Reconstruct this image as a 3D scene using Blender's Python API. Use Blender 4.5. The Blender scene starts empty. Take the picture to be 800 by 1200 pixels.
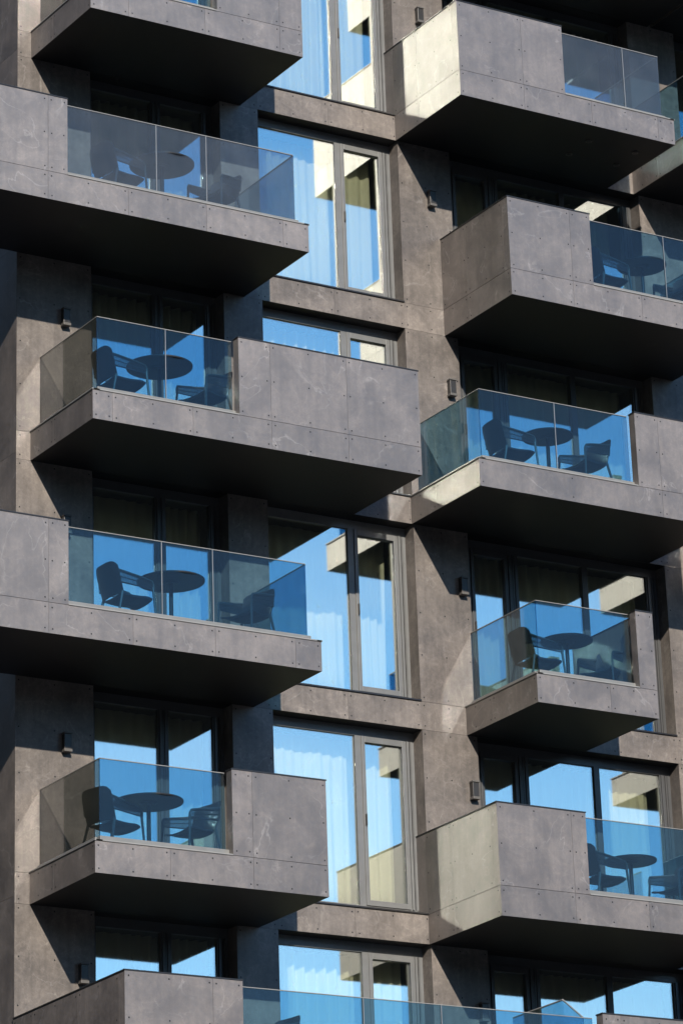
import bpy, bmesh, math, random
from mathutils import Vector, Matrix
random.seed(7)
S = bpy.context.scene
COL = S.collection
H, T = 3.0, 0.404            # storey height, slab thickness
PT = T + 1.134               # parapet top above the slab soffit
GT = 1.5                     # glass top above the slab soffit
D, GY = 1.79, 1.65           # balcony depth, glass line
SUN = Vector((-0.585, -1.79, 0.96)).normalized()

# ------------------------------------------------------------------ materials
def newmat(n):
    m = bpy.data.materials.new(n); m.use_nodes = True
    t = m.node_tree; t.nodes.clear()
    o = t.nodes.new('ShaderNodeOutputMaterial')
    return m, t, o
def N(t, typ, **kw):
    n = t.nodes.new(typ)
    for k, v in kw.items():
        if k.startswith('i_'):
            n.inputs[k[2:].replace('_', ' ')].default_value = v
        else:
            setattr(n, k, v)
    return n
def simple(n, col, rough=.5, metal=0., bump=0., bscale=60.):
    m, t, o = newmat(n)
    p = N(t, 'ShaderNodeBsdfPrincipled', i_Roughness=rough, i_Metallic=metal)
    tc = N(t, 'ShaderNodeTexCoord')
    nz = N(t, 'ShaderNodeTexNoise', i_Scale=7., i_Detail=5.)
    t.links.new(tc.outputs['Object'], nz.inputs['Vector'])
    mr = N(t, 'ShaderNodeMapRange'); mr.inputs[3].default_value = .82; mr.inputs[4].default_value = 1.18
    t.links.new(nz.outputs['Fac'], mr.inputs[0])
    mx = N(t, 'ShaderNodeVectorMath', operation='SCALE')
    mx.inputs[0].default_value = col[:3]
    t.links.new(mr.outputs[0], mx.inputs['Scale'])
    t.links.new(mx.outputs[0], p.inputs['Base Color'])
    if bump:
        n2 = N(t, 'ShaderNodeTexNoise', i_Scale=bscale, i_Detail=3.)
        t.links.new(tc.outputs['Object'], n2.inputs['Vector'])
        b = N(t, 'ShaderNodeBump', i_Strength=bump, i_Distance=.01)
        t.links.new(n2.outputs['Fac'], b.inputs['Height']); t.links.new(b.outputs[0], p.inputs['Normal'])
    t.links.new(p.outputs[0], o.inputs[0])
    return m
def stone(n, c1, c2, rough=.42, spec=.5, vein=.5):
    """large ceramic panels: cloudy body, thin pale veins, each panel a little different"""
    m, t, o = newmat(n); L = t.links.new
    tc = N(t, 'ShaderNodeTexCoord'); at = N(t, 'ShaderNodeAttribute', attribute_name='rnd')
    off = N(t, 'ShaderNodeVectorMath', operation='SCALE'); off.inputs[0].default_value = (37., 53., 71.)
    L(at.outputs['Fac'], off.inputs['Scale'])
    co = N(t, 'ShaderNodeVectorMath', operation='ADD'); L(tc.outputs['Object'], co.inputs[0]); L(off.outputs[0], co.inputs[1])
    n1 = N(t, 'ShaderNodeTexNoise', i_Scale=1.7, i_Detail=9., i_Roughness=.62, i_Distortion=.5)
    L(co.outputs[0], n1.inputs['Vector'])
    n2 = N(t, 'ShaderNodeTexNoise', i_Scale=16., i_Detail=8., i_Roughness=.7)
    L(co.outputs[0], n2.inputs['Vector'])
    n3 = N(t, 'ShaderNodeTexNoise', i_Scale=60., i_Detail=3., i_Roughness=.6)
    L(co.outputs[0], n3.inputs['Vector'])
    r1 = N(t, 'ShaderNodeMapRange'); r1.inputs[1].default_value = .36; r1.inputs[2].default_value = .64
    L(n1.outputs['Fac'], r1.inputs[0])
    mix = N(t, 'ShaderNodeMix', data_type='RGBA'); mix.inputs[6].default_value = c1; mix.inputs[7].default_value = c2
    L(r1.outputs[0], mix.inputs[0])
    def mul(a_col, fac, lo, hi, f0=0., f1=1.):
        r = N(t, 'ShaderNodeMapRange'); r.inputs[1].default_value = f0; r.inputs[2].default_value = f1
        r.inputs[3].default_value = lo; r.inputs[4].default_value = hi
        L(fac, r.inputs[0])
        v = N(t, 'ShaderNodeVectorMath', operation='SCALE'); L(a_col, v.inputs[0]); L(r.outputs[0], v.inputs['Scale'])
        return v.outputs[0]
    c = mul(mix.outputs[2], n2.outputs['Fac'], .82, 1.18, .3, .7)
    c = mul(c, n3.outputs['Fac'], .92, 1.08, .3, .7)
    c = mul(c, at.outputs['Fac'], .87, 1.12)
    # veins: the thin zero-crossings of a distorted noise, kept only in some places
    nv = N(t, 'ShaderNodeTexNoise', i_Scale=1.0, i_Detail=6., i_Roughness=.5, i_Distortion=.6)
    L(co.outputs[0], nv.inputs['Vector'])
    s = N(t, 'ShaderNodeMath', operation='SUBTRACT'); L(nv.outputs['Fac'], s.inputs[0]); s.inputs[1].default_value = .5
    a = N(t, 'ShaderNodeMath', operation='ABSOLUTE'); L(s.outputs[0], a.inputs[0])
    r = N(t, 'ShaderNodeMapRange'); r.inputs[1].default_value = .0; r.inputs[2].default_value = .008
    r.inputs[3].default_value = 1.; r.inputs[4].default_value = 0.; L(a.outputs[0], r.inputs[0])
    nm = N(t, 'ShaderNodeTexNoise', i_Scale=2.1, i_Detail=3.); L(co.outputs[0], nm.inputs['Vector'])
    rm = N(t, 'ShaderNodeMapRange'); rm.inputs[1].default_value = .42; rm.inputs[2].default_value = .62; L(nm.outputs['Fac'], rm.inputs[0])
    mm = N(t, 'ShaderNodeMath', operation='MULTIPLY'); L(r.outputs[0], mm.inputs[0]); L(rm.outputs[0], mm.inputs[1])
    m2 = N(t, 'ShaderNodeMath', operation='MULTIPLY'); L(mm.outputs[0], m2.inputs[0]); m2.inputs[1].default_value = vein
    mv = N(t, 'ShaderNodeMix', data_type='RGBA'); L(m2.outputs[0], mv.inputs[0]); L(c, mv.inputs[6]); mv.inputs[7].default_value = (.62, .58, .54, 1)
    # runs of dust down the face
    mp = N(t, 'ShaderNodeMapping'); mp.inputs['Scale'].default_value = (9., 9., .55); L(tc.outputs['Object'], mp.inputs['Vector'])
    ns = N(t, 'ShaderNodeTexNoise', i_Scale=1.5, i_Detail=4.); L(mp.outputs[0], ns.inputs['Vector'])
    cc = mul(mv.outputs[2], ns.outputs['Fac'], .86, 1.1, .3, .7)
    # a second, finer and fainter web of veins
    nw = N(t, 'ShaderNodeTexNoise', i_Scale=3.0, i_Detail=7., i_Roughness=.62, i_Distortion=.9); L(co.outputs[0], nw.inputs['Vector'])
    s2 = N(t, 'ShaderNodeMath', operation='SUBTRACT'); L(nw.outputs['Fac'], s2.inputs[0]); s2.inputs[1].default_value = .52
    a2 = N(t, 'ShaderNodeMath', operation='ABSOLUTE'); L(s2.outputs[0], a2.inputs[0])
    cc = mul(cc, a2.outputs[0], 1.2, 1., 0., .025)
    p = N(t, 'ShaderNodeBsdfPrincipled', i_Roughness=rough); p.inputs['IOR'].default_value = 1.76 if spec > .9 else 1.5
    p.inputs['Specular IOR Level'].default_value = spec
    L(cc, p.inputs['Base Color'])
    rr = N(t, 'ShaderNodeMapRange'); rr.inputs[3].default_value = rough - .08; rr.inputs[4].default_value = rough + .1
    L(n2.outputs['Fac'], rr.inputs[0]); L(rr.outputs[0], p.inputs['Roughness'])
    b = N(t, 'ShaderNodeBump', i_Strength=.12, i_Distance=.004); L(n3.outputs['Fac'], b.inputs['Height']); L(b.outputs[0], p.inputs['Normal'])
    L(p.outputs[0], o.inputs[0])
    return m
def glass(n, tint, r0, r1, pw=3., wav=.0, rtint=(1, 1, 1, 1), dust=0., rough=0.):
    m, t, o = newmat(n); L = t.links.new
    lw = N(t, 'ShaderNodeLayerWeight', i_Blend=.5)
    pwn = N(t, 'ShaderNodeMath', operation='POWER'); L(lw.outputs['Facing'], pwn.inputs[0]); pwn.inputs[1].default_value = pw
    f = N(t, 'ShaderNodeMath', operation='MULTIPLY_ADD'); L(pwn.outputs[0], f.inputs[0]); f.inputs[1].default_value = r1; f.inputs[2].default_value = r0
    tr = N(t, 'ShaderNodeBsdfTransparent'); tr.inputs[0].default_value = tint
    gl = N(t, 'ShaderNodeBsdfGlossy', i_Roughness=rough); gl.inputs['Color'].default_value = rtint
    if wav:
        tc = N(t, 'ShaderNodeTexCoord')
        nz = N(t, 'ShaderNodeTexNoise', i_Scale=.9, i_Detail=1.); L(tc.outputs['Object'], nz.inputs['Vector'])
        b = N(t, 'ShaderNodeBump', i_Strength=1., i_Distance=wav); L(nz.outputs['Fac'], b.inputs['Height']); L(b.outputs[0], gl.inputs['Normal'])
    mx = N(t, 'ShaderNodeMixShader'); L(f.outputs[0], mx.inputs[0]); L(tr.outputs[0], mx.inputs[1]); L(gl.outputs[0], mx.inputs[2])
    out = mx.outputs[0]
    if dust:
        tc = N(t, 'ShaderNodeTexCoord')
        nz = N(t, 'ShaderNodeTexNoise', i_Scale=3., i_Detail=6.); L(tc.outputs['Object'], nz.inputs['Vector'])
        mr = N(t, 'ShaderNodeMapRange'); mr.inputs[3].default_value = dust * .4; mr.inputs[4].default_value = dust * 1.6; L(nz.outputs['Fac'], mr.inputs[0])
        df = N(t, 'ShaderNodeBsdfDiffuse'); df.inputs[0].default_value = (.6, .6, .6, 1)
        m3 = N(t, 'ShaderNodeMixShader'); L(mr.outputs[0], m3.inputs[0]); L(out, m3.inputs[1]); L(df.outputs[0], m3.inputs[2])
        out = m3.outputs[0]
    L(out, o.inputs[0])
    return m
M = {}
M['fascia'] = stone('balcony_stone_panels', (.088, .070, .059, 1), (.166, .136, .115, 1), .5, spec=1., vein=.2)
M['wall'] = stone('wall_stone_panels', (.130, .112, .099, 1), (.218, .187, .162, 1), .5, vein=.16)
M['core'] = simple('dark_subframe', (.05, .048, .046), .8)
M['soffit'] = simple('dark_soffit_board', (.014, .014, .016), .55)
M['deck'] = simple('terrace_deck', (.12, .11, .10), .7)
M['frame'] = simple('grey_window_frame', (.17, .17, .165), .42, .0)
M['sill'] = simple('dark_metal_sill', (.035, .033, .033), .35, .3)
M['alu'] = simple('anodised_aluminium', (.3, .3, .3), .45, .4)
M['alu_dull'] = simple('brushed_grey_channel', (.22, .22, .21), .5, .2)
M['cap'] = simple('pale_edge_trim', (.3, .29, .27), .5, .2)
M['screw'] = simple('dark_fixing_screw', (.02, .02, .02), .4, .5)
M['lamp'] = simple('lamp_housing', (.05, .046, .043), .4, .3)
M['lamp_lens'] = simple('lamp_end_cap', (.13, .12, .11), .5)
M['plastic'] = simple('charcoal_resin', (.028, .03, .035), .42)
M['plastic_leg'] = simple('grey_resin_legs', (.085, .085, .085), .4)
M['table'] = simple('charcoal_table_top', (.022, .024, .028), .4)
M['frame_shaded'] = simple('shaded_window_frame', (.075, .075, .075), .42)  # same frame as the grey one, balcony shade put into its colour
M['room'] = simple('room_plaster', (.22, .21, .2), .9)
M['ground'] = simple('paved_ground', (.045, .045, .045), .9)
M['win'] = glass('coated_window_glass', (.97, .98, .90, 1), .36, .8, 3., 0, (.98, 1, .95, 1), rough=.035)
M['rail'] = glass('blue_tinted_balustrade_glass', (.48, .68, .78, 1), .02, 1.4, 4., 0, (1, 1, 1, 1), .006, rough=.035)
M['rail_grey'] = glass('grey_tinted_balustrade_glass', (.54, .55, .54, 1), .02, 1.4, 4., 0, (1, 1, 1, 1), .004, rough=.035)
M['rail_dusty'] = glass('dusty_tinted_balustrade_glass', (.55, .67, .75, 1), .02, 1.4, 4., 0, (1, 1, 1, 1), .05, rough=.035)
def curtain_mat():
    m, t, o = newmat('sheer_curtain'); L = t.links.new
    d = N(t, 'ShaderNodeBsdfDiffuse'); d.inputs[0].default_value = (.88, .87, .78, 1)
    tl = N(t, 'ShaderNodeBsdfTranslucent'); tl.inputs[0].default_value = (.7, .7, .58, 1)
    mx = N(t, 'ShaderNodeMixShader'); mx.inputs[0].default_value = .18
    L(d.outputs[0], mx.inputs[1]); L(tl.outputs[0], mx.inputs[2])
    L(mx.outputs[0], o.inputs[0]); return m
M['curtain'] = curtain_mat()
def blocker_hill_mat():
    m, t, o = newmat('sky_blocker_slope'); L = t.links.new
    tc = N(t, 'ShaderNodeTexCoord'); n1 = N(t, 'ShaderNodeTexNoise', i_Scale=.09, i_Detail=8., i_Roughness=.7); L(tc.outputs['Object'], n1.inputs['Vector'])
    cr = N(t, 'ShaderNodeValToRGB'); e = cr.color_ramp.elements; e[0].position = .38; e[0].color = (.010, .012, .008, 1); e[1].position = .62; e[1].color = (.05, .048, .032, 1)
    L(n1.outputs['Fac'], cr.inputs[0]); p = N(t, 'ShaderNodeBsdfPrincipled', i_Roughness=.95); L(cr.outputs[0], p.inputs['Base Color']); L(p.outputs[0], o.inputs[0]); return m
M['blocker_hill'] = blocker_hill_mat()  # for the unseen slopes added to block sky light

# ------------------------------------------------------------------ mesh builder
class MB:
    def __init__(s): s.v = []; s.f = []; s.m = []; s.r = []; s.mats = []
    def mi(s, m):
        if m not in s.mats: s.mats.append(m)
        return s.mats.index(m)
    def quad(s, ps, m, r=0.5):
        b = len(s.v); s.v += [tuple(p) for p in ps]; s.f.append(tuple(range(b, b + len(ps)))); s.m.append(s.mi(m)); s.r.append(r)
    def box(s, x0, x1, y0, y1, z0, z1, m, r=0.5, faces=None, mats=None):
        if x0 > x1: x0, x1 = x1, x0
        if y0 > y1: y0, y1 = y1, y0
        if z0 > z1: z0, z1 = z1, z0
        b = len(s.v)
        s.v += [(x0,y0,z0),(x1,y0,z0),(x1,y1,z0),(x0,y1,z0),(x0,y0,z1),(x1,y0,z1),(x1,y1,z1),(x0,y1,z1)]
        F = {'-z':(0,3,2,1),'+z':(4,5,6,7),'-y':(0,1,5,4),'+x':(1,2,6,5),'+y':(2,3,7,6),'-x':(3,0,4,7)}
        for k, q in F.items():
            mm = (mats or {}).get(k, m)
            s.f.append(tuple(b + i for i in q)); s.m.append(s.mi(mm)); s.r.append(r)
    def tube(s, p0, p1, r0, r1, m, n=10, r=.5):
        p0, p1 = Vector(p0), Vector(p1); d = (p1 - p0).normalized()
        a = d.orthogonal().normalized(); c = d.cross(a); b = len(s.v)
        for p, rr in ((p0, r0), (p1, r1)):
            for i in range(n):
                t = 2 * math.pi * i / n; s.v.append(tuple(p + (a * math.cos(t) + c * math.sin(t)) * rr))
        for i in range(n):
            j = (i + 1) % n; s.f.append((b+i, b+j, b+n+j, b+n+i)); s.m.append(s.mi(m)); s.r.append(r)
        s.f.append(tuple(b + i for i in reversed(range(n)))); s.m.append(s.mi(m)); s.r.append(r)
        s.f.append(tuple(b + n + i for i in range(n))); s.m.append(s.mi(m)); s.r.append(r)
    def build(s, name, parent=None, bevel=0., smooth=False):
        me = bpy.data.meshes.new(name); me.from_pydata(s.v, [], s.f)
        for m in s.mats: me.materials.append(M[m])
        me.polygons.foreach_set('material_index', s.m)
        a = me.attributes.new('rnd', 'FLOAT', 'FACE'); a.data.foreach_set('value', s.r)
        if smooth: me.polygons.foreach_set('use_smooth', [True] * len(s.f))
        me.update(); o = bpy.data.objects.new(name, me); COL.objects.link(o)
        if parent: o.parent = parent
        if bevel:
            b = o.modifiers.new('bevel', 'BEVEL'); b.width = bevel; b.segments = 2; b.limit_method = 'ANGLE'
        return o
def tag(o, label=None, cat=None, group=None, kind=None):
    if label: o['label'] = label
    if cat: o['category'] = cat
    if group: o['group'] = group
    if kind: o['kind'] = kind
    return o
def empty(name, loc=(0, 0, 0), rz=0.):
    o = bpy.data.objects.new(name, None); o.empty_display_size = .2; COL.objects.link(o)
    o.location = loc; o.rotation_euler = (0, 0, rz); return o
GAP = .0035
def clad(mb, ax, c, sgn, us, zs, mat, th=.012, screws=True, trim=()):
    """panels on the plane ax=c whose outer face looks along sgn*ax; us = joints along the other horizontal axis, zs = joints in z"""
    for i in range(len(us) - 1):
        for j in range(len(zs) - 1):
            u0, u1, z0, z1 = us[i], us[i+1], zs[j], zs[j+1]
            if u1 - u0 < .02 or z1 - z0 < .02: continue
            a0 = u0 + (GAP/2 if i > 0 else 0); a1 = u1 - (GAP/2 if i < len(us)-2 else 0)
            b0 = z0 + (GAP/2 if j > 0 else 0); b1 = z1 - (GAP/2 if j < len(zs)-2 else 0)
            r = random.random()
            if ax == 'y': mb.box(a0, a1, c, c - sgn*th, b0, b1, mat, r)
            else: mb.box(c, c - sgn*th, a0, a1, b0, b1, mat, r)
            if screws:
                w = u1 - u0; h = z1 - z0
                uu = [a0 + .05] + ([u1 - .05] if w > .2 else []) + ([(u0+u1)/2] if w > .8 else [])
                zz = [z0 + .06, z1 - .06] + ([(z0+z1)/2] if h > .8 else [])
                if h > 1.6: zz = [z0 + .06 + k*(h-.12)/4 for k in range(5)]
                for u in uu:
                    for z in zz:
                        R = .0115; n = 6; q = []
                        u_, z_ = u + random.uniform(-.006, .006), z + random.uniform(-.006, .006)
                        for k in range(n):
                            t = 2*math.pi*k/n; uu_, zz_ = u_ + R*math.cos(t), z_ + R*math.sin(t)
                            q.append((uu_, c + sgn*.0025, zz_) if ax == 'y' else (c + sgn*.0025, uu_, zz_))
                        mb.quad(q, 'screw')
# ------------------------------------------------------------------ building
B = empty('apartment_building', (0, 0, -13.3)); tag(B, 'dark stone clad apartment block with staggered projecting balconies and tall windows', 'building')
BO = Matrix.Translation((0, 0, 13.3))
def part(mb, name, parent=None, **kw):
    o = mb.build(name, parent or B, **kw)
    if parent is None: o.location = (0, 0, 13.3)
    return o
KLO, KHI = -4, 6                         # storeys that are built
PIERS = [(3.55, 4.69), (6.79, 7.42), (9.81, 10.72), (14.19, 15.1), (18.2, 19.0)]
zj = [-13.3]
for k in range(KLO, KHI + 1): zj += [k*H, k*H + T]
ztop = KHI*H + T
for i, (a, b) in enumerate(PIERS):
    mb = MB()
    mb.box(a + .013, b - .013, .013, .6, -13.3, ztop, 'core')
    clad(mb, 'y', 0., -1, [a, b], zj, 'wall')
    clad(mb, 'x', b, 1, [.0125, .6], zj, 'wall', screws=False)
    clad(mb, 'x', a, -1, ([.0125, .6] if i else [.0125, 1.2, 2.4, 3.6, 4.8, 6.]), zj if i else [-13.3] + [k*H + .1 for k in range(KLO, KHI + 1)] + [ztop], 'wall' if i else 'fascia', screws=False)
    mb.build('pier', B).location = (0, 0, 13.3)
# partitions, slabs, back wall: the dark rooms behind the glass
mb = MB()
for a, b in PIERS:
    mb.box(a + .03, b - .03, .61, 4.9, -13.3, ztop, 'room')
mb.box(3.6, 19., 4.9, 6., -13.3, ztop, 'room')
part(mb, 'inner_wall')
BAYS = {'L': (4.69, 6.79), 'W': (7.42, 9.81), 'R': (10.72, 14.19), 'X': (15.1, 18.2)}
for k in range(KLO, KHI + 1):
    mb = MB(); z = k*H
    mb.box(3.6, 18.9, .34, 4.9, z + .01, z + T - .01, 'room')
    for n, (a, b) in BAYS.items():
        mb.box(a, b, .013, .34, z + .004, z + T - .002, 'core')
        js = [a] + ([] if n != 'R' else [a + 1.2, a + 2.4]) + ([a + 1.2] if n == 'W' else []) + [b]
        clad(mb, 'y', 0., -1, js, [z, z + T], 'wall')
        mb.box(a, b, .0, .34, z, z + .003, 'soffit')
    o = part(mb, 'floor_band')
    for n, (a, b) in BAYS.items():
        if k < -1 and n != 'W': continue
        s = MB(); s.box(a, b, -.022, .235, z + T + .001, z + T + .022, 'sill'); s.build('sill', o)
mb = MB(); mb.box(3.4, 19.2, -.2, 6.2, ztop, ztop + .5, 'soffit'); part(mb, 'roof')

# ------------------------------------------------------------------ windows
YF = .235
def window(bay, k, splits, sash):
    """splits: list of clear pane openings (x0, x1); sash: indexes with an opening sash"""
    fm = 'frame' if bay == 'W' else 'frame_shaded'; a, b = BAYS[bay]; z0 = k*H + T + .022; z1 = (k+1)*H
    f = MB(); hd = z1 - .13; bt = z0 + .085
    f.box(a, b, YF, YF + .09, hd, z1, fm); f.box(a, b, YF, YF + .09, z0, bt, fm)
    xs = [a] + [v for s in splits for v in s] + [b]
    for i in range(0, len(xs), 2):
        x0, x1 = xs[i], xs[i+1]
        f.box(x0, x1, YF + .001, YF + .089, bt, hd, fm)
        if x1 - x0 > .13:                      # stepped section: a raised fin and a dark strip standing in for a groove's shade
            f.box(x0 + .02, x0 + .05, YF - .02, YF + .002, bt, hd, fm)
            f.box(x1 - .06, x1 - .02, YF - .012, YF + .002, bt, hd, fm)
            f.box((x0+x1)/2 - .006, (x0+x1)/2 + .006, YF - .002, YF + .002, bt, hd, 'sill')
    w = part(f, 'window')
    for i, (x0, x1) in enumerate(splits):
        g0, g1, h0, h1 = x0, x1, bt, hd
        if i in sash:
            s = MB(); c = .055
            s.box(x0, x0 + c, YF - .018, YF + .06, bt, hd, fm); s.box(x1 - c, x1, YF - .018, YF + .06, bt, hd, fm)
            s.box(x0 + c, x1 - c, YF - .018, YF + .06, bt, bt + c + .02, fm); s.box(x0 + c, x1 - c, YF - .018, YF + .06, hd - c - .03, hd, fm)
            s.box(x0 + .02, x0 + .035, YF - .055, YF - .018, (bt+hd)/2 - .08, (bt+hd)/2 + .08, 'sill')
            s.build('sash', w, bevel=.004)
            g0, g1, h0, h1 = x0 + c, x1 - c, bt + c + .02, hd - c - .03
        p = MB(); p.box(g0 - .005, g1 + .005, YF + .03, YF + .044, h0 - .005, h1 + .005, 'win'); p.build('pane', w)
    return w
SPL = {'W': [(7.50, 8.85), (8.95, 9.66)], 'L': [(4.83, 5.78), (5.94, 6.62)], 'R': [(10.9, 11.53), (11.72, 12.85), (12.945, 14.0)], 'X': [(15.2, 16.4), (16.5, 18.1)]}
CUR = {'W': (7.5, 9.66), 'L': (4.8, 6.7), 'R': (10.85, 14.05), 'X': (15.2, 18.1)}
FLO = {-1: 'on the bottom terrace floor', 0: 'one floor above the bottom terrace', 1: 'two floors above the bottom terrace', 2: 'three floors above the bottom terrace', 3: 'four floors above the bottom terrace', 4: 'five floors above the bottom terrace', 5: 'on the topmost floor'}
BN = {'W': 'centre window column', 'L': 'left opening behind the balconies', 'R': 'wide right opening behind the balconies'}
def curtain(bay, k):
    x0, x1 = CUR[bay]; z0 = k*H + T + .05; z1 = (k+1)*H - .10
    rnd = random.Random(k*7 + ord(bay)); n = int((x1 - x0)*60); mb = MB()
    ph = [rnd.uniform(0, 6.28) for _ in range(4)]
    rows = 7; base = len(mb.v)
    for j in range(rows):
        t = j/(rows-1); z = z0 + (z1-z0)*t
        for i in range(n + 1):
            x = x0 + (x1-x0)*i/n
            w = .5 + .5*math.sin(1.7*x + ph[3])
            y = .62 + .042*math.sin(x*40 + 2.6*math.sin(x*2.3 + ph[0]) + ph[1]) * (.35 + .85*w) + .035*math.sin(x*11 + ph[2] + .6*t) * (1.3 - t)
            mb.v.append((x + .012*math.sin(3*t + x*9), y, z))
    for j in range(rows-1):
        for i in range(n):
            q = base + j*(n+1) + i
            mb.f.append((q, q+1, q+n+2, q+n+1)); mb.m.append(mb.mi('curtain')); mb.r.append(.5)
    # pleated header tape and rail carriers
    o = mb.build('curtain', smooth=True)
    sm = o.modifiers.new('cloth', 'SOLIDIFY'); sm.thickness = .002
    tag(o, 'sheer curtain, ' + BN[bay] + ', ' + FLO[k], 'curtain', 'sheer curtains behind the windows')
    return o
for k in range(-2, 6):
    for bay in 'LWRX':
        if bay == 'X' and k < 3: continue
        window(bay, k, SPL[bay], {'W': (1,), 'L': (), 'R': (0,), 'X': ()}[bay])
        if bay != 'X' and not (k == -2): curtain(bay, k)

# ------------------------------------------------------------------ balconies
def joints(a, b, first, step=1.205):
    r = [a]; x = first
    while x < b - .1:
        if x > a + .1: r.append(x)
        x += step
    return r + [b]
def balcony(k, x0, x1, segs, left, right, jfirst, seams=(), depth=D, label=None, ingress=False, yback=0., gdep=None, gm='rail'):
    """segs: ('solid'|'glass', xa, xb) along the front; left/right: 'solid', 'glass' or None"""
    z = k*H; gy = (gdep or depth - (D - GY)); W = .14
    m = MB()
    m.box(x0 + .013, x1 - .013, -depth + .013, -.003, z + .006, z + T - .006, 'core')
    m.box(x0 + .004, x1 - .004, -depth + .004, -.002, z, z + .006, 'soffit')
    m.box(x0 + .014, x1 - .014, -depth + .014, -.002, z + T - .006, z + T, 'deck')
    jx = joints(x0, x1, jfirst); js = [-depth] + ([-depth + 1.12] if depth < 2 else [-depth + 1.2, -.55]) + [0.]
    zs = [z, z + T]
    clad(m, 'y', -depth, -1, jx, zs, 'fascia')
    js2 = [-depth + .0125] + js[1:-1] + [-.002]
    clad(m, 'x', x0, -1, js2, zs, 'fascia', screws=False)
    clad(m, 'x', x1, 1, js2, zs, 'fascia', screws=False)
    for y_ in (-depth + .06, js[1] - .05, js[1] + .05, -.25):
        for z_ in (z + .06, z + T - .06):
            for xx, sg in ((x0, -1), (x1, 1)):
                R = .0115; m.quad([(xx + sg*.0025, y_ + R*math.cos(t*math.pi/3), z_ + R*math.sin(t*math.pi/3)) for t in range(6)], 'screw')
    o = part(m, 'balcony')
    if label: o['label'] = label
    def para(name, xa, xb, ya, yb, ext):
        p = MB(); zt = z + PT
        p.box(xa + .013, xb - .013, ya + .013, yb - .013, z + T + .001, zt - .013, 'core')
        zz = [z + T + .006, zt - .014]
        if 'f' in ext:
            clad(p, 'y', ya, -1, [xa] + [j for j in jx if xa + .15 < j < xb - .15] + [xb], zz, 'fascia')
            clad(p, 'y', yb, 1, [xa + .0125, xb - .0125], zz, 'fascia', screws=False)
            clad(p, 'x', xa, -1, [ya + .0125, yb], zz, 'fascia', screws=False); clad(p, 'x', xb, 1, [ya + .0125, yb], zz, 'fascia', screws=False)
        else:
            sg = -1 if ext == 'l' else 1; c = xa if ext == 'l' else xb; c2 = xb if ext == 'l' else xa
            us = [ya] + [j for j in js[1:-1]] + [yb]
            clad(p, 'x', c, sg, us, zz, 'fascia'); clad(p, 'x', c2, -sg, [ya, yb], zz, 'fascia', screws=False)
        pr = p.build('parapet', o)
        c = MB(); c.box(xa - .008, xb + .008, ya - .008, yb + (.008 if 'f' in ext else 0), zt - .012, zt + .004, 'sill'); c.build('coping', pr)
        return pr
    for kind, xa, xb in segs:
        if kind == 'solid': para('parapet', xa, xb, -depth, -depth + W, 'f')
        else:
            ed = [xa] + [s for s in seams if xa < s < xb] + [xb]
            for i in range(len(ed) - 1):
                g = MB(); g.box(ed[i] + (.006 if i else 0), ed[i+1] - (.006 if i < len(ed)-2 else 0), -gy, -gy + .018, z + T + .03, z + GT, gm)
                go = g.build('glass_panel', o)
                c = MB(); c.box(ed[i], ed[i+1], -gy - .003, -gy + .021, z + GT + .001, z + GT + .010, 'cap'); c.build('edge_trim', go)
                if i:
                    c = MB(); c.box(ed[i] - .005, ed[i] + .005, -gy - .001, -gy + .019, z + T + .1, z + GT, 'alu'); c.build('joint_strip', go)
            b = MB(); b.box(xa - (.01 if left == 'glass' and xa < x0 + .3 else 0), xb + .04, -gy - .035, -gy + .055, z + T + .012, z + T + .10, 'alu_dull'); b.build('base_rail', o, bevel=.004)
            c = MB(); c.box(xa - .13 if (left == 'glass' and xa < x0 + .3) else xa, (x1 if xb > x1 - .3 else xb + .02), -depth - .012, -gy - .04, z + T + .001, z + T + .017, 'cap'); c.build('edge_trim', o)
    for side, typ in ((0, left), (1, right)):
        sx = x0 if side == 0 else x1
        if typ == 'solid':
            xa, xb = (sx, sx + W) if side == 0 else (sx - W, sx)
            para('parapet', xa, xb, -depth + W + .002, yback - .003, 'l' if side == 0 else 'r')
        elif typ == 'glass':
            gx = sx + .14 if side == 0 else sx - .13
            g = MB(); g.box(gx, gx + .018, -gy + .02, -.01, z + T + .03, z + GT, 'rail_grey' if side == 0 and sx < 9 else gm); go = g.build('glass_panel', o)
            c = MB(); c.box(gx - .003, gx + .021, -gy + .02, -.005, z + GT + .001, z + GT + .010, 'cap'); c.build('edge_trim', go)
            b = MB(); b.box(gx - .035, gx + .055, -gy + .056, -.01, z + T + .012, z + T + .10, 'alu_dull'); b.build('base_rail', o, bevel=.004)
            c = MB(); xo = sx - .012 if side == 0 else sx + .012; xi = gx - .04 if side == 0 else gx + .06
            c.box(min(xo, xi), max(xo, xi), -depth - .012, -.004, z + T + .0015, z + T + .0165, 'cap'); c.build('edge_trim', o)
    if ingress:            # the side parapet runs on into the window recess beside the pier
        p = MB(); p.box(x0, 9.806, .001, .232, z + T + .024, z + PT - .014, 'fascia', .4)
        pr = p.build('parapet', o); c = MB(); c.box(x0 - .008, 9.807, .0, .233, z + PT - .012, z + PT + .004, 'sill'); c.build('coping', pr)
    return o
L3, XR = 3.76, 9.78
balcony(5, 1.2, 7.13, [('solid', 1.2, 3.4), ('glass', 3.4, 7.0)], 'solid', 'glass', 3.11, (4.87, 5.65))
balcony(4, L3, 7.13, [('glass', 3.9, 5.73), ('solid', 5.75, 7.13)], 'glass', 'solid', 4.35)
balcony(3, 1.2, 7.13, [('solid', 1.2, 3.4), ('glass', 3.4, 7.0)], 'solid', 'glass', 3.11, (4.83, 5.61), gm='rail_dusty')
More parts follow.
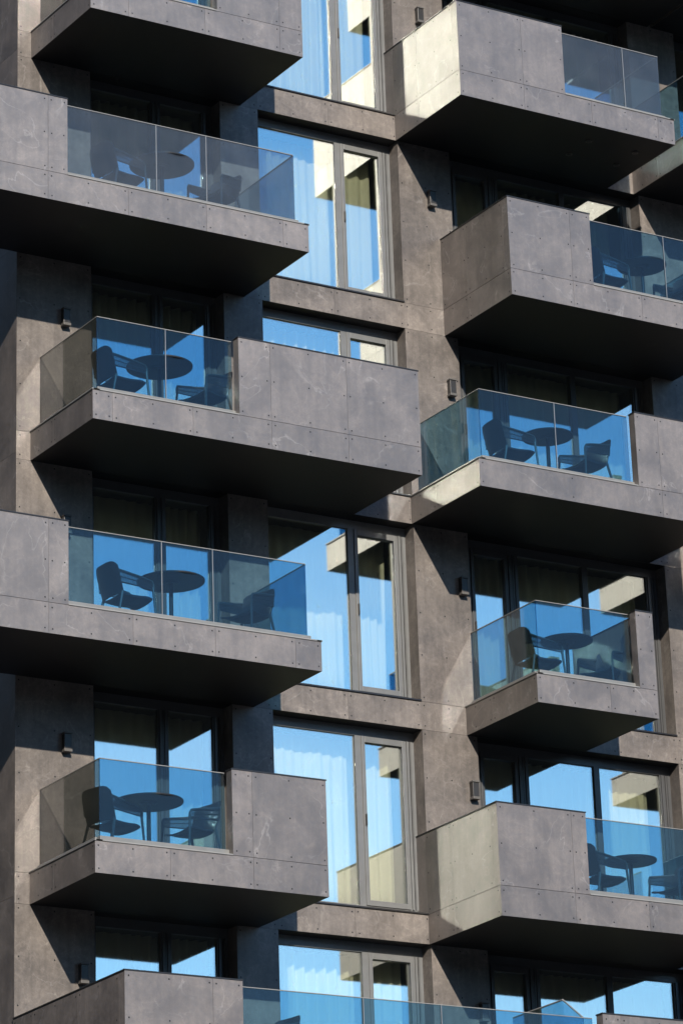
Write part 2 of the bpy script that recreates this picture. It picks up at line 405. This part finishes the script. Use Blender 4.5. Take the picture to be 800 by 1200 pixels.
balcony(2, L3, 8.83, [('glass', 3.9, 5.94), ('solid', 5.97, 8.83)], 'glass', 'solid', 4.05, (4.93,))
balcony(1, 1.2, 7.13, [('solid', 1.2, 3.4), ('glass', 3.4, 7.0)], 'solid', 'glass', 3.12, (4.83, 5.59))
balcony(0, L3, 7.13, [('glass', 3.9, 5.7), ('solid', 5.73, 7.13)], 'glass', 'solid', 4.82)
balcony(5, 10.49, 14.6, [('solid', 10.49, 11.93), ('glass', 11.93, 14.46)], 'solid', 'glass', 11.57, (13.35,))
b4 = balcony(4, XR, 13.61, [('solid', XR, 11.64), ('glass', 11.64, 13.5)], 'solid', 'glass', 10.9, (12.84,), ingress=True, gm='rail_dusty')
for x_, y_ in ((12.36, -1.31), (12.36, -.79), (13.22, -.8), (13.22, -1.29)):
    m = MB(); m.tube((x_, y_, 11.985), (x_, y_, 12.001), .05, .05, 'lamp_lens', 20); m.tube((x_, y_, 11.98), (x_, y_, 11.9849), .035, .035, 'sill', 20); m.build('downlight', b4)
balcony(3, 10.49, 14.6, [('solid', 10.49, 11.93), ('glass', 11.93, 14.46)], 'solid', 'glass', 11.57, (13.35,))
balcony(2, XR, 13.91, [('glass', 9.92, 12.46), ('solid', 12.5, 13.91)], 'glass', 'solid', 12.9, (11.2,))
balcony(1, 10.55, 12.57, [('glass', 10.69, 12.25), ('solid', 12.28, 12.57)], 'glass', 'solid', 11.77)
balcony(0, XR, 13.91, [('solid', XR, 11.22), ('glass', 11.22, 13.8)], 'solid', 'glass', 10.98, ingress=True)
balcony(4, 14.1, 17.9, [('glass', 14.24, 16.2), ('solid', 16.23, 17.9)], 'glass', 'solid', 15.3)
balcony(5, 14.65, 18., [('solid', 14.65, 18.)], 'solid', 'solid', 15.8)
balcony(2, 14.65, 17.6, [('glass', 14.79, 16.2), ('solid', 16.23, 17.6)], 'glass', 'solid', 15.8)
balcony(1, 14.65, 17.6, [('glass', 14.79, 16.2), ('solid', 16.23, 17.6)], 'glass', 'solid', 15.8)
balcony(-1, 3.534, 15.0, [('solid', 3.534, 5.155), ('glass', 5.155, 10.46), ('solid', 10.48, 15.0)], 'solid', 'solid', 4.74, (7.0, 8.15), depth=2.95, gdep=2.74)

# ------------------------------------------------------------------ wall lamps
def lamp(x, z, label):
    t = empty('wall_lamp', (x, 0, z)); tag(t, label, 'wall lamp', 'small box lamps on the piers')
    m = MB(); m.box(-.045, .045, -.02, 0, -.12, .12, 'lamp'); m.build('back_plate', t)
    m = MB(); m.box(-.052, .052, -.092, -.021, -.095, .105, 'lamp'); m.build('housing', t, bevel=.006)
    m = MB(); m.box(-.058, .058, -.104, -.015, .106, .13, 'lamp_lens'); m.build('end_cap', t, bevel=.004)
    m = MB(); m.box(-.058, .058, -.104, -.015, -.135, -.096, 'lamp_lens'); m.build('end_cap', t, bevel=.004)
    return t
for k, x, z in ((2, 4.27, 8.15), (1, 4.27, 5.16), (0, 4.27, 2.17), (-1, 4.5, -.83)):
    lamp(x, z, 'dark box lamp on the left pier, ' + {2: 'topmost of its column', 1: 'peeping over the lower wraparound parapet', 0: 'above the lowest glass cornered balcony', -1: 'just above the bottom terrace parapet'}[k])
for k, x, z in ((4, 10.27, 14.17), (3, 10.34, 11.15), (2, 10.54, 8.18), (1, 10.575, 5.17), (0, 10.6, 2.21), (-1, 10.58, -.86)):
    lamp(x, z, 'box lamp on the centre pier, ' + {4: 'topmost, above the top right parapet', 3: 'second from top, beside a diagonal shadow', 2: 'third from top, in full sun', 1: 'above the smallest right balcony', 0: 'above the lowest cream lit parapet', -1: 'lowest, in deep shade'}[k])

# ------------------------------------------------------------------ furniture
def slatted(m, p00, p10, p01, p11, n, w, th, mat, nor):
    """an open panel: a rim and n slats between the bottom edge p00-p10 and the top edge p01-p11"""
    p00, p10, p01, p11 = map(Vector, (p00, p10, p01, p11)); nor = Vector(nor)
    def strip(a, b, c, d):
        o = nor*th
        m.quad([a, b, c, d], mat); m.quad([d+o, c+o, b+o, a+o], mat)
        for u, v in ((a, b), (b, c), (c, d), (d, a)): m.quad([v, u, u+o, v+o], mat)
    for i in range(n):
        t0 = i/n; t1 = t0 + w/n
        strip(p00.lerp(p10, t0), p00.lerp(p10, t1), p01.lerp(p11, t1), p01.lerp(p11, t0))
    for s0, s1 in ((0, .12), (.47, .54), (.86, 1.)):
        strip(p00.lerp(p01, s0), p10.lerp(p11, s0), p10.lerp(p11, s1), p00.lerp(p01, s1))
def shell(m, fn, nu, nv, th, mat):
    """a curved shell: fn(u, v) -> (point, normal) for u, v in 0..1, given thickness th"""
    def P(i, j, o):
        p, n = fn(i/nu, j/nv); return Vector(p) + Vector(n)*o
    for i in range(nu):
        for j in range(nv):
            m.quad([P(i, j, 0), P(i+1, j, 0), P(i+1, j+1, 0), P(i, j+1, 0)], mat)
            m.quad([P(i, j+1, th), P(i+1, j+1, th), P(i+1, j, th), P(i, j, th)], mat)
    for i in range(nu):
        m.quad([P(i+1, 0, 0), P(i, 0, 0), P(i, 0, th), P(i+1, 0, th)], mat); m.quad([P(i, nv, 0), P(i+1, nv, 0), P(i+1, nv, th), P(i, nv, th)], mat)
    for j in range(nv):
        m.quad([P(0, j, 0), P(0, j+1, 0), P(0, j+1, th), P(0, j, th)], mat); m.quad([P(nu, j+1, 0), P(nu, j, 0), P(nu, j, th), P(nu, j+1, th)], mat)
def make_chair():
    t = empty('armchair')                      # faces +x
    m = MB()
    def seat(u, v):
        x = -.22 + .47*u; y = (v - .5)*.49*(1 - .10*(1-u)); z = .425 + .03*abs(2*v-1)**2.5 - .018*math.sin(u*3.1) - (.03*max(0, u-.85)/.15)
        return (x, y, z), (0, 0, -1)
    shell(m, seat, 10, 12, .022, 'plastic'); m.build('seat', t, smooth=False)
    m = MB()
    def back(u, v):                            # u across, v up; rounded shoulders, wrapped round the sitter
        a = 2*u - 1; top = .415 - .06*abs(a)**8
        z = .445 + top*v; w = .255 + .012*v - .02*max(0, v-.8)*5*.4
        x = -.205 - .12*v - .02*(1 - a*a) + .045*abs(a)**4*(.4 + .6*v)
        return (x, a*w, z), (-1, 0, .2)
    shell(m, back, 14, 10, .016, 'plastic'); m.build('backrest', t)
    for s in (-1, 1):
        m = MB()
        pts = [(-.27, .262, .735), (-.1, .28, .70), (.1, .288, .665), (.22, .283, .64), (.245, .28, .60), (.25, .277, .54)]
        for a, b in zip(pts[:-1], pts[1:]): m.tube((a[0], s*a[1], a[2]), (b[0], s*b[1], b[2]), .015, .015, 'plastic_leg', 8)
        slatted(m, (-.25, s*.262, .56), (.235, s*.274, .53), (-.26, s*.268, .725), (.225, s*.28, .635), 30, .5, .006, 'plastic', (0, s, 0))
        m.build('armrest', t)
        m = MB(); m.tube((.24, s*.275, .56), (.285, s*.30, 0), .018, .013, 'plastic_leg', 8); m.build('leg', t)
        m = MB(); m.tube((-.20, s*.24, .46), (-.31, s*.285, 0), .020, .013, 'plastic_leg', 8); m.build('leg', t)
    return t
def make_table(r):
    t = empty('round_table')
    m = MB(); n = 48
    m.tube((0, 0, .722), (0, 0, .745), r - .004, r, 'table', n); m.build('table_top', t, bevel=.004)
    m = MB(); m.tube((0, 0, .02), (0, 0, .722), .028, .028, 'plastic', 16); m.tube((0, 0, .7), (0, 0, .7215), .09, .12, 'plastic', 20); m.build('column', t)
    m = MB(); m.tube((0, 0, 0), (0, 0, .02), r*.62, r*.58, 'plastic', 32); m.build('base', t)
    return t
def copy_tree(o, parent=None):
    c = o.copy(); COL.objects.link(c); c.parent = parent
    for ch in o.children: copy_tree(ch, c)
    return c
proto_c = None; proto_t = {}
WH = {'L3': 'topmost furnished left balcony', 'L2': 'left balcony with longest solid parapet', 'L1': 'lower wraparound left balcony', 'L0': 'lowest glass cornered left balcony',
      'R3': 'topmost furnished right balcony', 'R2': 'right balcony above the smallest one', 'R1': 'smallest right balcony', 'R0': 'lowest right balcony with cream side'}
SETS = [('L3', 3, (4.53, -1.12, 9), (5.15, -1.22, .45), (6.02, -1.15, 206)),
        ('L2', 2, (4.53, -1.12, 2), (5.07, -1.22, .45), (5.80, -1.14, 196)),
        ('L1', 1, (4.60, -1.10, 3), (5.20, -1.22, .45), (6.38, -1.14, 202)),
        ('L0', 0, (4.42, -1.02, 16), (4.83, -1.22, .45), (5.50, -1.12, 190)),
        ('R3', 3, (12.62, -1.12, 4), (13.2, -1.28, .37), (13.95, -1.15, 200)),
        ('R2', 2, (10.78, -1.12, -4), (11.32, -1.27, .37), (12.03, -1.16, 188)),
        ('R1', 1, (11.10, -1.02, 0), (11.48, -1.22, .37), (12.25, -1.0, 205)),
        ('R0', 0, (11.90, -1.10, 4), (12.42, -1.1, .37), (13.25, -1.0, 192))]
for key, k, cl, tb, cr in SETS:
    z = k*H + T
    for side, c in (('left', cl), ('right', cr)):
        if proto_c is None: o = proto_c = make_chair()
        else: o = copy_tree(proto_c)
        o.location = (c[0], c[1], z); o.rotation_euler = (0, 0, math.radians(c[2]))
        tag(o, 'dark armchair %s of the round table on the %s' % (side, WH[key]), 'chair', 'armchairs on the balconies')
    if tb[2] not in proto_t: o = proto_t[tb[2]] = make_table(tb[2])
    else: o = copy_tree(proto_t[tb[2]])
    o.location = (tb[0], tb[1], z)
    tag(o, 'round charcoal pedestal table on the %s' % WH[key], 'table', 'round tables on the balconies')
o = copy_tree(proto_c); o.location = (5.86, -2.35, -3 + T + .02); o.rotation_euler = (0, 0, math.radians(190))
tag(o, 'dark armchair behind the blue glass of the bottom terrace', 'chair', 'armchairs on the balconies')

# ------------------------------------------------------------------ wind screen on the terrace
t = empty('glass_wind_screen', (10.04, -2.5, -3 + T)); tag(t, 'pointed glass wind screen with metal edges rising over the bottom terrace rail', 'screen')
ZT, ZB = 1.316, .02                       # peak and foot above the deck
m = MB(); m.box(-.009, .009, -.2, .95, ZB, ZT, 'rail'); m.build('side_pane', t)
m = MB(); a_, b_ = -.212, -.194
tri = [(.012, ZB), (.31, ZB), (.31, ZT - .21), (.012, ZT)]
m.quad([(x, a_, z) for x, z in tri], 'rail'); m.quad([(x, b_, z) for x, z in reversed(tri)], 'rail')
for (x0, z0), (x1, z1) in zip(tri, tri[1:] + tri[:1]): m.quad([(x0, a_, z0), (x0, b_, z0), (x1, b_, z1), (x1, a_, z1)], 'rail')
m.build('front_pane', t)
m = MB(); m.tube((0, -.21, ZT), (0, .95, ZT), .012, .012, 'cap', 8); m.build('edge_trim', t)
m = MB(); m.tube((0, -.203, ZT), (.31, -.203, ZT - .21), .012, .012, 'cap', 8); m.build('edge_trim', t)
# ------------------------------------------------------------------ ground and unseen sky blocker
g = MB(); g.quad([(-900, -900, -13.3), (900, -900, -13.3), (900, 900, -13.3), (-900, 900, -13.3)], 'ground')
tag(g.build('ground'), kind='structure')
hb = MB(); hr = random.Random(5); n = 540        # made-up unseen ring of slopes, raised to block sky light, notched for the sun
hs = [0.]*n
for o_, a_ in ((3, 6.), (8, 4.), (19, 3.), (47, 2.), (101, 1.3)):
    ph = hr.uniform(0, 6.28)
    for i in range(n): hs[i] += a_*math.sin(o_*2*math.pi*i/n + ph)
def crest(i):
    an = 2*math.pi*i/n; az = math.degrees(math.atan2(math.cos(an), -math.sin(an)))    # 0 = straight out from the facade, + to the right
    def st(x): x = max(0., min(1., x)); return x*x*(3 - 2*x)
    a = 1 - st((abs(az - 33) - 11)/5)      # notch kept low for the sky the windows mirror
    b = 1 - st((abs(az + 18) - 5)/5)                                                      # notch cut in the blocker to let the sun through
    hgt = 255 + 2.5*hs[i]
    hgt = hgt*(1 - a) + (42 + hs[i])*a
    hgt = hgt*(1 - b) + (85 + hs[i])*b
    return hgt + random.Random(i).uniform(-1.3, 1.3)
for i in range(n):
    j = (i + 1) % n; q = [(2*math.pi*kk/n, crest(kk)) for kk in (i, j)]
    for (ra, za), (rb, zb) in (((230, 0), (262, .55)), ((262, .55), (310, 1.)), ((310, 1.), (480, .0))):
        hb.quad([(ra*math.cos(q[0][0]), ra*math.sin(q[0][0]), -13.4 + za*q[0][1]), (ra*math.cos(q[1][0]), ra*math.sin(q[1][0]), -13.4 + za*q[1][1]),
                 (rb*math.cos(q[1][0]), rb*math.sin(q[1][0]), -13.4 + zb*q[1][1]), (rb*math.cos(q[0][0]), rb*math.sin(q[0][0]), -13.4 + zb*q[0][1])], 'blocker_hill')
tag(hb.build('sky_blocking_hills'), kind='structure')
# ------------------------------------------------------------------ world, sun, camera
w = bpy.data.worlds.new('World'); S.world = w; w.use_nodes = True; wt = w.node_tree; wt.nodes.clear()
sky = wt.nodes.new('ShaderNodeTexSky'); sky.sky_type = 'NISHITA'; sky.sun_disc = False
el = math.asin(SUN.z); sky.sun_elevation = el; sky.sun_rotation = math.atan2(SUN.x, SUN.y)
sky.altitude = 300; sky.air_density = 1.; sky.dust_density = .2; sky.ozone_density = 2.
bg = wt.nodes.new('ShaderNodeBackground'); bg.inputs['Strength'].default_value = .28
wo = wt.nodes.new('ShaderNodeOutputWorld')
hsv = wt.nodes.new('ShaderNodeHueSaturation'); hsv.inputs['Saturation'].default_value = 1.3
wt.links.new(sky.outputs[0], hsv.inputs['Color']); # thin high cloud drifting through the blue
wc = wt.nodes.new('ShaderNodeTexCoord'); wm = wt.nodes.new('ShaderNodeMapping'); wm.inputs['Scale'].default_value = (1.6, 1.6, 5.5); wm.inputs['Rotation'].default_value = (.1, .25, .6)
wn = wt.nodes.new('ShaderNodeTexNoise'); wn.inputs['Scale'].default_value = 2.2; wn.inputs['Detail'].default_value = 9.; wn.inputs['Roughness'].default_value = .62; wn.inputs['Distortion'].default_value = .6
wr = wt.nodes.new('ShaderNodeMapRange'); wr.inputs[1].default_value = .46; wr.inputs[2].default_value = .72; wr.inputs[4].default_value = .26
wx = wt.nodes.new('ShaderNodeMix'); wx.data_type = 'RGBA'; wx.inputs[7].default_value = (4.2, 4.9, 5.6, 1)
wt.links.new(wc.outputs['Generated'], wm.inputs['Vector']); wt.links.new(wm.outputs[0], wn.inputs['Vector']); wt.links.new(wn.outputs['Fac'], wr.inputs[0])
wt.links.new(wr.outputs[0], wx.inputs[0]); wt.links.new(hsv.outputs[0], wx.inputs[6]); wt.links.new(wx.outputs[2], bg.inputs[0]); wt.links.new(bg.outputs[0], wo.inputs[0])
ld = bpy.data.lights.new('sun', 'SUN'); ld.energy = 4.7; ld.angle = math.radians(.53); ld.color = (1., .93, .83)
lo = bpy.data.objects.new('sun', ld); COL.objects.link(lo); lo.rotation_euler = SUN.to_track_quat('Z', 'Y').to_euler(); lo.location = (-5, -20, 30)

cd = bpy.data.cameras.new('camera'); co = bpy.data.objects.new('camera', cd); COL.objects.link(co); S.camera = co
yaw, pitch, roll = (math.radians(v) for v in (33.92472, 24.58613, -2.85822))
f = Vector((math.sin(yaw)*math.cos(pitch), math.cos(yaw)*math.cos(pitch), math.sin(pitch)))
r0 = Vector((math.cos(yaw), -math.sin(yaw), 0)); u0 = r0.cross(f)
r1 = math.cos(roll)*r0 + math.sin(roll)*u0; u1 = -math.sin(roll)*r0 + math.cos(roll)*u0
mt = Matrix((( r1.x, u1.x, -f.x), (r1.y, u1.y, -f.y), (r1.z, u1.z, -f.z))).to_4x4()
mt.translation = Vector((-17.99231, -43.02774, -11.65958)); co.matrix_world = mt
cd.sensor_fit = 'HORIZONTAL'; cd.sensor_width = 36.; cd.lens = 4454.46351/800*36
cd.shift_x = -140.53626/800; cd.shift_y = -422.84546/800; cd.clip_end = 3000; cd.clip_start = .5

S.render.engine = 'CYCLES'
cy = S.cycles
cy.use_denoising = True; cy.max_bounces = 12; cy.transparent_max_bounces = 24; cy.glossy_bounces = 6; cy.diffuse_bounces = 2; cy.transmission_bounces = 6
cy.caustics_reflective = True; cy.blur_glossy = 0.; cy.sample_clamp_indirect = 0.
cy.use_guiding = True; cy.use_surface_guiding = True; cy.use_volume_guiding = False; cy.guiding_training_samples = 128
S.view_settings.view_transform = 'Standard'; S.view_settings.look = 'None'; S.view_settings.gamma = 1.; S.view_settings.use_curve_mapping = False
S.view_settings.exposure = .15
